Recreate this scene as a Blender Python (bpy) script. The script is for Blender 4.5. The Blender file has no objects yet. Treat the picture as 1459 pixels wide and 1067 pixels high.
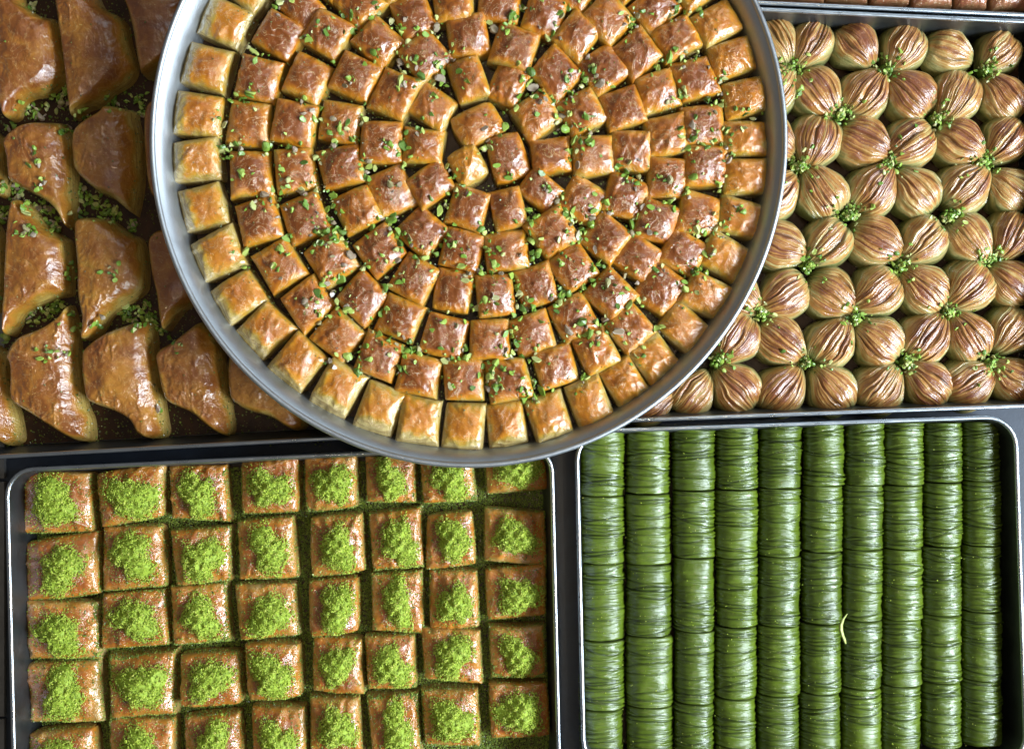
import bpy, math, random
import numpy as np
from mathutils import Vector, Matrix
from mathutils.bvhtree import BVHTree

random.seed(7)
rng = np.random.default_rng(11)
scene = bpy.context.scene
COL = scene.collection

# ------------------------------------------------------------------ camera
D = 0.85                       # camera height above the table (m)
W0 = 0.80                      # width of table seen across the frame (m)
S0 = W0 / 1459.0
CX, CY = 729.5, 533.5
cam_d = bpy.data.cameras.new('camera')
cam = bpy.data.objects.new('camera', cam_d)
COL.objects.link(cam)
cam.location = (0, 0, D)
cam_d.sensor_fit = 'HORIZONTAL'
cam_d.sensor_width = 36.0
cam_d.lens = 36.0 * D / W0
cam_d.clip_start = 0.01
cam_d.clip_end = 50
scene.camera = cam

# ------------------------------------------------------------------ light
world = bpy.data.worlds.new('World')
scene.world = world
world.use_nodes = True
bg = world.node_tree.nodes['Background']
bg.inputs[0].default_value = (0.95, 0.95, 0.93, 1)
bg.inputs[1].default_value = 0.18


def area(name, loc, target, sx, sy, power, col):
    l = bpy.data.lights.new(name, 'AREA')
    l.shape = 'RECTANGLE'
    l.size, l.size_y = sx, sy
    l.energy = power
    l.color = col
    o = bpy.data.objects.new(name, l)
    COL.objects.link(o)
    o.location = loc
    o.rotation_euler = (Vector(target) - Vector(loc)).to_track_quat('-Z', 'Z').to_euler()
    return o


def lamp(name, loc, power, radius, col):
    l = bpy.data.lights.new(name, 'POINT')
    l.energy = power
    l.shadow_soft_size = radius
    l.color = col
    o = bpy.data.objects.new(name, l)
    COL.objects.link(o)
    o.location = loc
    return o


# shop window to the right, and warm ceiling spots overhead
for wx, wy in ((1.78, -0.18), (1.55, -0.86)):
    area('window_light', (wx, wy, 1.18), (0, 0, 0.15), 0.54, 1.05, 92, (0.78, 0.90, 1.0))
area('back_light', (0.75, 1.9, 1.5), (0, 0, 0), 0.9, 0.6, 10, (0.72, 0.88, 1.0))  # weak bluish area light from beyond the upper frame edge
for q, (lx, ly) in enumerate(((0.30, 0.18), (0.45, -0.35), (-0.15, -0.55), (0.05, 0.55))):
    lamp('ceiling_lamp', (lx, ly, 2.1), 8.0, 0.022, (1.0, 0.80, 0.52))

scene.view_settings.view_transform = 'Standard'
scene.view_settings.look = 'None'
scene.view_settings.gamma = 1
scene.view_settings.exposure = -0.38
try:
    scene.view_settings.use_curve_mapping = False
except Exception:
    pass
scene.cycles.max_bounces = 8
scene.cycles.use_denoising = True
scene.render.film_transparent = False


# ------------------------------------------------------------------ helpers
def P(px, py, z):
    """photo pixel -> world point on the horizontal plane at height z"""
    k = S0 * (D - z) / D
    return ((px - CX) * k, (CY - py) * k, z)


def K(z):
    return S0 * (D - z) / D


def _hash(ix, iy, iz, seed):
    h = (ix * 374761393 + iy * 668265263 + iz * 2147483647 + seed * 974711) & 0xFFFFFFFF
    h = ((h ^ (h >> 13)) * 1274126177) & 0xFFFFFFFF
    h = (h ^ (h >> 16)) & 0xFFFFFFFF
    return h.astype(np.float64) / 4294967295.0


def vnoise(x, y, z=0.0, seed=0):
    x, y, z = np.broadcast_arrays(np.asarray(x, float), np.asarray(y, float), np.asarray(z, float))
    x0, y0, z0 = np.floor(x), np.floor(y), np.floor(z)
    fx, fy, fz = x - x0, y - y0, z - z0
    fx, fy, fz = [f * f * f * (f * (f * 6 - 15) + 10) for f in (fx, fy, fz)]
    ix, iy, iz = x0.astype(np.int64), y0.astype(np.int64), z0.astype(np.int64)
    r = 0
    for dx in (0, 1):
        for dy in (0, 1):
            for dz in (0, 1):
                w = (fx if dx else 1 - fx) * (fy if dy else 1 - fy) * (fz if dz else 1 - fz)
                r = r + w * _hash(ix + dx, iy + dy, iz + dz, seed)
    return r * 2 - 1


def fbm(x, y, z=0.0, seed=0, oct=3):
    r, a, f = 0, 1.0, 1.0
    for k in range(oct):
        r = r + a * vnoise(x * f, y * f, np.asarray(z) * f, seed + 17 * k)
        a *= 0.5
        f *= 2.03
    return r / 1.75


def sstep(a, b, x):
    t = np.clip((x - a) / (b - a), 0, 1)
    return t * t * (3 - 2 * t)


def mesh_obj(name, V, F, mat, parent=None, smooth=True, attrs=None, loc=None, rz=0.0):
    me = bpy.data.meshes.new(name)
    V = np.asarray(V, float)
    if isinstance(F, np.ndarray):
        F = F.tolist()
    me.from_pydata(V.tolist(), [], F)
    if smooth:
        me.polygons.foreach_set('use_smooth', [True] * len(me.polygons))
    if attrs:
        for an, av in attrs.items():
            a = me.attributes.new(an, 'FLOAT', 'POINT')
            a.data.foreach_set('value', np.asarray(av, np.float32).ravel())
    me.materials.append(mat)
    me.update()
    o = bpy.data.objects.new(name, me)
    COL.objects.link(o)
    if parent is not None:
        o.parent = parent
    if loc is not None:
        o.location = loc
    o.rotation_euler = (0, 0, rz)
    return o


def empty(name, loc=(0, 0, 0)):
    o = bpy.data.objects.new(name, None)
    o.empty_display_size = 0.02
    COL.objects.link(o)
    o.location = loc
    return o


def tag(o, label, cat, group=None, kind=None):
    o['label'] = label
    if cat:
        o['category'] = cat
    if group:
        o['group'] = group
    if kind:
        o['kind'] = kind
    return o


def grid_faces(nu, nv, wrap_v=False):
    i = np.arange(nu - 1)[:, None]
    j = np.arange(nv if wrap_v else nv - 1)[None, :]
    j2 = (j + 1) % nv
    a = i * nv + j
    b = (i + 1) * nv + j
    c = (i + 1) * nv + j2
    d = i * nv + j2
    return np.stack([a, b, c, d], -1).reshape(-1, 4)


ORD = ['', 'first', 'second', 'third', 'fourth', 'fifth', 'sixth', 'seventh', 'eighth', 'ninth', 'tenth']


# ------------------------------------------------------------------ materials
class Nodes:
    def __init__(self, name):
        self.m = bpy.data.materials.new(name)
        self.m.use_nodes = True
        self.t = self.m.node_tree
        self.p = self.t.nodes['Principled BSDF']

    def n(self, typ, **kw):
        x = self.t.nodes.new(typ)
        for k, v in kw.items():
            setattr(x, k, v)
        return x

    def l(self, a, b):
        self.t.links.new(a, b)

    def math(self, op, a, b=None, clamp=False):
        x = self.n('ShaderNodeMath', operation=op)
        x.use_clamp = clamp
        for i, v in enumerate((a, b)):
            if v is None:
                continue
            if isinstance(v, (int, float)):
                x.inputs[i].default_value = v
            else:
                self.l(v, x.inputs[i])
        return x.outputs[0]

    def attr(self, name):
        return self.n('ShaderNodeAttribute', attribute_name=name).outputs['Fac']

    def coords(self, scale=(1, 1, 1), rnd=True):
        tc = self.n('ShaderNodeTexCoord').outputs['Object']
        if not rnd:
            return tc
        oi = self.n('ShaderNodeObjectInfo').outputs['Random']
        mp = self.n('ShaderNodeMapping')
        self.l(tc, mp.inputs['Vector'])
        self.l(self.math('MULTIPLY', oi, 37.0), mp.inputs['Location'])
        mp.inputs['Scale'].default_value = scale
        return mp.outputs[0]

    def rand(self):
        return self.n('ShaderNodeObjectInfo').outputs['Random']

    def noise(self, vec, scale, detail=4, rough=0.55, dist=0.0):
        x = self.n('ShaderNodeTexNoise')
        x.inputs['Scale'].default_value = scale
        x.inputs['Detail'].default_value = detail
        x.inputs['Roughness'].default_value = rough
        x.inputs['Distortion'].default_value = dist
        if vec is not None:
            self.l(vec, x.inputs['Vector'])
        return x.outputs['Fac']

    def voronoi(self, vec, scale, feature='F1'):
        x = self.n('ShaderNodeTexVoronoi', feature=feature)
        x.inputs['Scale'].default_value = scale
        self.l(vec, x.inputs['Vector'])
        return x.outputs['Distance']

    def ramp(self, fac, stops, interp='LINEAR'):
        r = self.n('ShaderNodeValToRGB')
        r.color_ramp.interpolation = interp
        e = r.color_ramp.elements
        while len(e) < len(stops):
            e.new(0.5)
        for k, (pos, c) in enumerate(stops):
            e[k].position = pos
            e[k].color = tuple(c) + (1,) if len(c) == 3 else c
        self.l(fac, r.inputs[0])
        return r.outputs[0]

    def mix(self, fac, a, b, blend='MIX'):
        x = self.n('ShaderNodeMix', data_type='RGBA', blend_type=blend)
        for s, v in ((x.inputs[0], fac), (x.inputs[6], a), (x.inputs[7], b)):
            if isinstance(v, (int, float)):
                s.default_value = v
            elif isinstance(v, tuple):
                s.default_value = v + (1,)
            else:
                self.l(v, s)
        return x.outputs[2]

    def bump(self, h, strength, dist, prev=None):
        b = self.n('ShaderNodeBump')
        b.inputs['Strength'].default_value = strength
        b.inputs['Distance'].default_value = dist
        self.l(h, b.inputs['Height'])
        if prev is not None:
            self.l(prev, b.inputs['Normal'])
        return b.outputs[0]

    def set(self, **kw):
        for k, v in kw.items():
            s = self.p.inputs[k]
            if isinstance(v, (int, float)):
                s.default_value = v
            elif isinstance(v, tuple):
                s.default_value = v + (1,) if (len(v) == 3 and s.type == 'RGBA') else v
            else:
                self.l(v, s)
        return self


def filo_material(name, stops, rough=0.50, coat=1.0, coat_rough=0.03, wr=1.0, rndamp=0.22, smooth=0.50, lines=1.0, lscale=1.0):
    N = Nodes(name)
    v = N.coords()
    br = N.attr('brown')
    n1 = N.noise(v, 75, 3, 0.55, 0.4)
    n2 = N.noise(v, 420, 4, 0.6, 0.8)
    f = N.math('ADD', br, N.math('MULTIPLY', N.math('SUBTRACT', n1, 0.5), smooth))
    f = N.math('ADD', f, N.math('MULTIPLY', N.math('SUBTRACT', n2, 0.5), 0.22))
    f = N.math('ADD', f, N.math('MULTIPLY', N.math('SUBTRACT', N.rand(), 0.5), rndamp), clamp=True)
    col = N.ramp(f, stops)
    # stacked sheets showing on the flanks
    lv = N.noise(N.coords((45, 45, 1500)), 1.0, 2, 0.5, 0.3)
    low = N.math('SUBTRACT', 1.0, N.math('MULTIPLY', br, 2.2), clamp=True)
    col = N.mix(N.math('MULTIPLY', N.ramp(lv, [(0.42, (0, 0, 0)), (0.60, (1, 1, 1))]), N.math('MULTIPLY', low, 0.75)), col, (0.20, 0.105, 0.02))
    # thin pale edges of lifted filo
    ln = N.math('ABSOLUTE', N.math('SUBTRACT', N.noise(v, 70 * lscale, 4, 0.6, 1.8), 0.5))
    line = N.ramp(ln, [(0.0, (1, 1, 1)), (0.016, (0, 0, 0))])
    col = N.mix(N.math('MULTIPLY', line, 0.42 * lines), col, (0.66, 0.47, 0.20))
    ln2 = N.math('ABSOLUTE', N.math('SUBTRACT', N.noise(v, 150, 3, 0.6, 1.2), 0.47))
    line2 = N.ramp(ln2, [(0.0, (1, 1, 1)), (0.02, (0, 0, 0))])
    # golden crumbs and dark baked specks
    col = N.mix(N.math('MULTIPLY', N.ramp(N.noise(v, 620, 2, 0.5), [(0.70, (0, 0, 0)), (0.73, (1, 1, 1))]), 0.6), col, (0.62, 0.44, 0.14))
    col = N.mix(N.math('MULTIPLY', N.ramp(N.noise(v, 560, 3, 0.6, 0.4), [(0.24, (1, 1, 1)), (0.31, (0, 0, 0))]), 0.5), col, (0.14, 0.045, 0.008))
    b1 = N.bump(N.noise(v, 110, 3, 0.55, 1.0), 0.26 * wr, 0.0040)
    b2 = N.bump(line, 0.38 * wr * lines, 0.0007, b1)
    b2 = N.bump(line2, 0.30 * wr * lines, 0.0005, b2)
    b2 = N.bump(N.noise(v, 480, 4, 0.6, 1.5), 0.24 * wr, 0.0009, b2)
    b3 = N.bump(N.noise(v, 1500, 2, 0.5, 0.5), 0.10 * wr, 0.0004, b2)
    b3 = N.bump(lv, 0.25, 0.0008, b3)
    N.set(**{'Base Color': col, 'Roughness': rough, 'Normal': b3, 'Coat Weight': coat,
             'Coat Roughness': coat_rough, 'Coat IOR': 1.75, 'Coat Normal': b3, 'IOR': 1.4, 'Specular IOR Level': 0.25})
    return N.m


PALE = (0.50, 0.39, 0.15)
OLIVE = (0.38, 0.25, 0.035)
GOLD = (0.50, 0.215, 0.010)
AMBER = (0.47, 0.160, 0.006)
BROWN = (0.34, 0.094, 0.005)
DEEP = (0.20, 0.048, 0.004)

M = {}
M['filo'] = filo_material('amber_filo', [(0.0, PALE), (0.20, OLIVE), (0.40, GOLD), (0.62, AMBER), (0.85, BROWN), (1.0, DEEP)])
M['filo_big'] = filo_material('large_glazed_filo', [(0.0, (0.40, 0.28, 0.07)), (0.2, (0.32, 0.165, 0.018)), (0.42, (0.36, 0.145, 0.018)), (0.70, (0.22, 0.066, 0.009)), (1.0, (0.11, 0.026, 0.005))],
                              rough=0.5, coat=1.0, coat_rough=0.025, wr=1.25, lines=0.4, lscale=0.45, smooth=0.9)
M['filo_pale'] = filo_material('pale_filo', [(0.0, (0.42, 0.31, 0.12)), (0.22, (0.40, 0.22, 0.045)), (0.45, (0.44, 0.165, 0.016)), (0.75, (0.32, 0.088, 0.010)), (1.0, (0.18, 0.045, 0.01))], rough=0.45, wr=1.2)
M['filo_rose'] = filo_material('rosy_filo', [(0.0, (0.40, 0.24, 0.12)), (0.4, (0.40, 0.17, 0.08)), (0.7, (0.34, 0.11, 0.05)), (1.0, (0.22, 0.06, 0.03))])


def shell_material():
    N = Nodes('pleated_filo')
    v = N.coords()
    br = N.attr('brown')
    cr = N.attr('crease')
    n1 = N.noise(v, 110, 4, 0.6, 0.5)
    f = N.math('ADD', br, N.math('MULTIPLY', N.math('SUBTRACT', n1, 0.5), 0.75))
    f = N.math('ADD', f, N.math('MULTIPLY', N.math('SUBTRACT', N.rand(), 0.5), 0.25), clamp=True)
    col = N.ramp(f, [(0.0, (0.14, 0.15, 0.045)), (0.26, (0.33, 0.29, 0.11)), (0.48, (0.43, 0.29, 0.10)), (0.68, (0.38, 0.180, 0.042)), (0.88, (0.27, 0.10, 0.025)), (1.0, (0.17, 0.05, 0.02))])
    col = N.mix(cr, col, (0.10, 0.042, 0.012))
    b1 = N.bump(N.noise(v, 300, 5, 0.6, 1.2), 0.35, 0.0012)
    b2 = N.bump(N.noise(v, 1300, 2, 0.5), 0.25, 0.0004, b1)
    N.set(**{'Base Color': col, 'Roughness': 0.34, 'Normal': b2, 'Coat Weight': 0.7, 'Coat Roughness': 0.12, 'Coat Normal': b2})
    return N.m


M['shell'] = shell_material()


def roll_material():
    N = Nodes('green_pistachio_filo')
    v = N.coords()
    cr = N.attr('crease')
    br = N.attr('brown')
    n1 = N.noise(v, 120, 5, 0.6, 0.6)
    n2 = N.noise(v, 900, 3, 0.6)
    f = N.math('ADD', N.math('MULTIPLY', n1, 0.8), N.math('MULTIPLY', N.math('SUBTRACT', N.rand(), 0.5), 0.25))
    f = N.math('ADD', f, N.math('MULTIPLY', N.math('SUBTRACT', n2, 0.5), 0.35), clamp=True)
    col = N.ramp(f, [(0.0, (0.034, 0.054, 0.002)), (0.40, (0.068, 0.106, 0.003)), (0.7, (0.108, 0.158, 0.007)), (1.0, (0.24, 0.33, 0.06))])
    col = N.mix(br, col, (0.16, 0.20, 0.07))
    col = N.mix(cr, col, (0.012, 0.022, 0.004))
    b1 = N.bump(N.noise(N.coords((0.30, 1.0, 0.30)), 620, 4, 0.65, 0.9), 0.50, 0.0011)
    b2 = N.bump(N.noise(v, 1700, 2, 0.5), 0.30, 0.00035, b1)
    N.set(**{'Base Color': col, 'Roughness': 0.45, 'Normal': b2, 'Coat Weight': 0.9, 'Coat IOR': 1.55, 'Coat Roughness': 0.14, 'Specular IOR Level': 0.3, 'Coat Normal': b2})
    return N.m


M['roll'] = roll_material()


def nut_material(name, stops, use_attr, rough=0.45, coat=0.25):
    N = Nodes(name)
    r = N.attr('tint') if use_attr else N.rand()
    col = N.ramp(r, stops)
    v = N.coords(rnd=not use_attr)
    n = N.noise(v, 700, 3, 0.6)
    col = N.mix(N.ramp(n, [(0.38, (0, 0, 0)), (0.75, (0.55, 0.55, 0.55))]), col, (0.10, 0.16, 0.02))
    N.set(**{'Base Color': col, 'Roughness': rough, 'Coat Weight': coat, 'Coat Roughness': 0.15,
             'Normal': N.bump(n, 0.4, 0.0006)})
    return N.m


NUT = [(0.0, (0.06, 0.13, 0.012)), (0.22, (0.13, 0.25, 0.022)), (0.45, (0.25, 0.39, 0.045)), (0.66, (0.42, 0.50, 0.11)), (0.80, (0.50, 0.49, 0.20)), (0.90, (0.26, 0.17, 0.13)), (1.0, (0.42, 0.32, 0.26))]
M['nut'] = nut_material('chopped_pistachio', NUT, False)
M['nut_mass'] = nut_material('chopped_pistachio_mass', NUT, True)
M['ground'] = nut_material('ground_pistachio', [(0.0, (0.12, 0.17, 0.012)), (0.3, (0.27, 0.37, 0.022)), (0.65, (0.43, 0.52, 0.045)), (0.9, (0.58, 0.60, 0.11)), (1.0, (0.52, 0.40, 0.14))], True, rough=0.7, coat=0.0)
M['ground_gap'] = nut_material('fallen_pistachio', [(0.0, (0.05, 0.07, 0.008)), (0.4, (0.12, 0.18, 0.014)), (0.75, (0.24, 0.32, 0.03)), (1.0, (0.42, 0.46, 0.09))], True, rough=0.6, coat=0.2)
M['crumb'] = nut_material('syrupy_crumbs', [(0.0, (0.05, 0.03, 0.008)), (0.45, (0.10, 0.11, 0.012)), (0.8, (0.17, 0.22, 0.03)), (1.0, (0.30, 0.24, 0.10))], True, rough=0.4, coat=0.6)


def metal(name, col, rough, brushed=60, aniso=0.0, scr=0.12):
    N = Nodes(name)
    tc = N.n('ShaderNodeTexCoord').outputs['Object']
    n1 = N.noise(tc, brushed, 6, 0.65, 0.2)
    n2 = N.noise(tc, 900, 3, 0.6)
    r = N.math('ADD', N.math('MULTIPLY', n1, 0.28), rough - 0.14, clamp=True)
    N.set(**{'Base Color': N.mix(N.math('MULTIPLY', n2, 0.4), col, tuple(c * 0.72 for c in col)), 'Metallic': 1.0, 'Roughness': r,
             'Normal': N.bump(n2, scr, 0.0004)})
    return N.m


M['alu'] = metal('brushed_aluminium', (0.46, 0.49, 0.52), 0.48, scr=0.3)
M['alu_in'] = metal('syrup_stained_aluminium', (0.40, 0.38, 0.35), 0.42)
M['steel'] = metal('tray_steel', (0.52, 0.56, 0.60), 0.30)
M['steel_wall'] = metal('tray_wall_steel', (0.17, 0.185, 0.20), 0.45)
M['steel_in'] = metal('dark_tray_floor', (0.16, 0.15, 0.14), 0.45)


def syrup_material():
    N = Nodes('dark_syrup')
    tc = N.n('ShaderNodeTexCoord').outputs['Object']
    n = N.noise(tc, 60, 5, 0.6, 0.5)
    N.set(**{'Base Color': N.ramp(n, [(0.3, (0.016, 0.007, 0.003)), (0.7, (0.055, 0.022, 0.006))]), 'Roughness': 0.32, 'Specular IOR Level': 0.3,
             'Normal': N.bump(N.noise(tc, 240, 3, 0.5), 0.25, 0.0012)})
    return N.m


M['syrup'] = syrup_material()


def table_material():
    N = Nodes('dark_navy_table')
    tc = N.n('ShaderNodeTexCoord').outputs['Object']
    n = N.noise(tc, 45, 6, 0.65)
    N.set(**{'Base Color': N.ramp(n, [(0.3, (0.010, 0.015, 0.026)), (0.75, (0.022, 0.033, 0.055))]), 'Roughness': 0.38,
             'Normal': N.bump(N.noise(tc, 600, 3, 0.6), 0.12, 0.0005)})
    return N.m


M['table'] = table_material()
Ng = Nodes('grey_panel')
Ng.set(**{'Base Color': Ng.ramp(Ng.noise(Ng.n('ShaderNodeTexCoord').outputs['Object'], 90, 5), [(0.3, (0.10, 0.10, 0.10)), (0.7, (0.15, 0.15, 0.15))]), 'Roughness': 0.6})
M['panel'] = Ng.m

# ------------------------------------------------------------------ table
def box_verts(x0, x1, y0, y1, z0, z1):
    V = [(x, y, z) for z in (z0, z1) for y in (y0, y1) for x in (x0, x1)]
    F = [(0, 2, 3, 1), (4, 5, 7, 6), (0, 1, 5, 4), (2, 6, 7, 3), (0, 4, 6, 2), (1, 3, 7, 5)]
    return V, F


V, F = box_verts(-0.75, 0.75, -0.62, 0.62, -0.03, 0.0)
t = mesh_obj('table', V, F, M['table'], smooth=False)
t['kind'] = 'structure'
t['label'] = 'dark navy table top under all the trays'
ypan = [(-0.50, P(0, 1024, .004)[1]), (P(0, 1020, .004)[1], P(0, 686, .004)[1]), (P(0, 681, .004)[1], 0.10)]
for y0, y1 in ypan:
    V, F = box_verts(-0.60, P(6, 0, .004)[0], y0, y1, 0.0005, 0.004)
    p = mesh_obj('tile', V, F, M['panel'], parent=t, smooth=False)


# ------------------------------------------------------------------ trays
def inset_poly(pts, d, r, n=7):
    """inset a convex polygon (counter-clockwise) by d and round its corners with radius r"""
    pts = [Vector(p) for p in pts]
    m = len(pts)
    nrm = []
    for i in range(m):
        e = (pts[(i + 1) % m] - pts[i]).normalized()
        nrm.append(Vector((-e.y, e.x)))
    out = []
    r = max(r, 0.002)
    for i in range(m):
        n0, n1 = nrm[i - 1], nrm[i]
        # corner of the polygon inset by d + r: centre of the arc
        den = 1 + n0.dot(n1)
        c = pts[i] + (n0 + n1) * ((d + r) / den)
        a0 = math.atan2(-n0.y, -n0.x)
        a1 = math.atan2(-n1.y, -n1.x)
        while a1 < a0:
            a1 += 2 * math.pi
        for k in range(n + 1):
            a = a0 + (a1 - a0) * k / n
            out.append((c.x + r * math.cos(a), c.y + r * math.sin(a)))
    # subdivide long edges so that the rim can wobble a little
    return out


def ring_mesh(rings, cap_last=False, cap_first=False):
    """rings: list of lists of 3D points with equal counts"""
    n = len(rings[0])
    V = [p for r in rings for p in r]
    F = []
    for i in range(len(rings) - 1):
        for j in range(n):
            j2 = (j + 1) % n
            F.append((i * n + j, i * n + j2, (i + 1) * n + j2, (i + 1) * n + j))
    if cap_last:
        F.append(tuple((len(rings) - 1) * n + j for j in range(n)))
    if cap_first:
        F.append(tuple(reversed(range(n))))
    return V, F


RIM = 0.040


def rect_tray(name, px_corners, r_px, label, flare=0.006, lip=0.0035, group='rectangular metal trays', floor_mat='steel_in'):
    k = K(RIM)
    pts = [P(x, y, RIM)[:2] for x, y in px_corners]      # TL, BL, BR, TR  (counter-clockwise in world)
    c = Vector((sum(p[0] for p in pts) / 4, sum(p[1] for p in pts) / 4, 0))
    pts = [(p[0] - c.x, p[1] - c.y) for p in pts]
    r = r_px * k
    e = empty(name, c)

    def ring(d, z):
        return [(x, y, z) for x, y in inset_poly(pts, d, r - d)]
    # rolled rim
    prof = []
    for a in np.linspace(-math.pi * 0.25, math.pi * 1.25, 9):
        prof.append((lip / 2 - lip / 2 * math.cos(a) * 1.0, RIM - lip / 2 + lip / 2 * math.sin(a)))
    prof = prof + [prof[0]]
    V, F = ring_mesh([ring(d, z) for d, z in prof])
    mesh_obj('rim', V, F, M['steel'], parent=e)
    w0, w1 = lip * 0.6, lip * 0.6 + flare
    V, F = ring_mesh([ring(w0, RIM - lip * 0.6), ring(w1, 0.0018), ring(w1 - 0.0008, 0.0008), ring(w0 - 0.0008, RIM - lip * 0.6)])
    mesh_obj('wall', V, F, M['steel_wall'], parent=e)
    V, F = ring_mesh([ring(w1 - 0.0005, 0.0005), ring(w1 - 0.0005, 0.0020)], cap_last=True, cap_first=True)
    mesh_obj('floor', V, F, M[floor_mat], parent=e, smooth=False)
    sy = ring_mesh([ring(w1 + 0.0004, 0.0021), ring(w1 + 0.0004, 0.0032)], cap_last=True)
    o = mesh_obj('syrup', sy[0], sy[1], M['syrup'], loc=c, smooth=False)
    tag(o, 'dark syrup pooled on the floor of the ' + label.split(' holding')[0], 'syrup', kind='stuff')
    tag(e, label, 'tray', group)
    return e


FLOOR = 0.0032
rect_tray('rectangular_tray', [(-110, -160), (-110, 660), (650, 618), (640, -160)], 30, 'dark rectangular tray holding large folded pastries under the round tray')
rect_tray('rectangular_tray', [(5, 667), (26, 1500), (810, 1500), (789, 630)], 42, 'steel rectangular tray holding square baklava with bright green mounds')
rect_tray('rectangular_tray', [(818, 612), (829, 1100), (1467, 1094), (1451, 590)], 46, 'steel rectangular tray holding rows of green pistachio rolls')
rect_tray('rectangular_tray', [(840, -2), (850, 604), (1500, 580), (1500, 29)], 30, 'steel rectangular tray holding pleated round pastries and pistachio heaps')
rect_tray('rectangular_tray', [(830, -420), (830, -5), (1500, 26), (1500, -420)], 30, 'steel rectangular tray holding rosy brown rolls beside the pleated pastries')

# round tray
TRX, TRY, TA, TB = 667.5, 199.0, 456.0, 468.0
RB = RIM + 0.001            # underside
RF = RB + 0.0016            # floor top
RS = RF + 0.0012            # syrup
RTOP = RB + 0.033
tc_ = P(TRX, TRY, RTOP)
ra, rb_ = TA * K(RTOP), TB * K(RTOP)
round_tray = empty('round_tray', (tc_[0], tc_[1], RB))


def ell(d, z, n=160):
    return [((ra - d) * math.cos(2 * math.pi * i / n), (rb_ - d) * math.sin(2 * math.pi * i / n), z - RB) for i in range(n)]


lip = 0.0042
prof = []
for a in np.linspace(-math.pi * 0.35, math.pi * 1.25, 14):
    prof.append((lip / 2 - lip / 2 * math.cos(a), RTOP - 0.0026 + 0.0026 * math.sin(a)))
prof.append(prof[0])
V, F = ring_mesh([ell(d, z) for d, z in prof])
mesh_obj('rim', V, F, M['alu'], parent=round_tray)
FB = 0.0160
wp = [(lip * 0.80, RTOP - 0.0018), (lip + 0.0022, RTOP - 0.0035), (lip + 0.0050, RTOP - 0.0075), (lip + 0.0074, RTOP - 0.0125), (FB - 0.0022, RF + 0.008), (FB, RF + 0.0008)]
V, F = ring_mesh([ell(d, z) for d, z in wp] + [ell(FB, RB + 0.0003)] + [ell(d - 0.0011, z - 0.0008) for d, z in reversed(wp[:-1])])
mesh_obj('wall', V, F, M['alu'], parent=round_tray)
V, F = ring_mesh([ell(FB + 0.0001, RB), ell(FB + 0.0001, RF)], cap_last=True, cap_first=True)
mesh_obj('floor', V, F, M['alu_in'], parent=round_tray, smooth=False)
tag(round_tray, 'large round aluminium tray of baklava resting on the rectangular trays', 'tray')
V, F = ring_mesh([ell(FB + 0.0003, RF + 0.0001), ell(FB + 0.0003, RS)], cap_last=True)
sy = mesh_obj('syrup', V, F, M['syrup'], loc=round_tray.location, smooth=False)
tag(sy, 'dark syrup pooled between the baklava in the round tray', 'syrup', kind='stuff')


# ------------------------------------------------------------------ baklava squares
COLLECT = {}       # tray -> list of (verts world, faces) for dropping crumbs onto


def remember(key, V, F, loc, rz):
    c, s = math.cos(rz), math.sin(rz)
    V = np.asarray(V)
    W = np.stack([V[:, 0] * c - V[:, 1] * s + loc[0], V[:, 0] * s + V[:, 1] * c + loc[1], V[:, 2] + loc[2]], 1)
    COLLECT.setdefault(key, []).append((W, np.asarray(F)))


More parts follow.
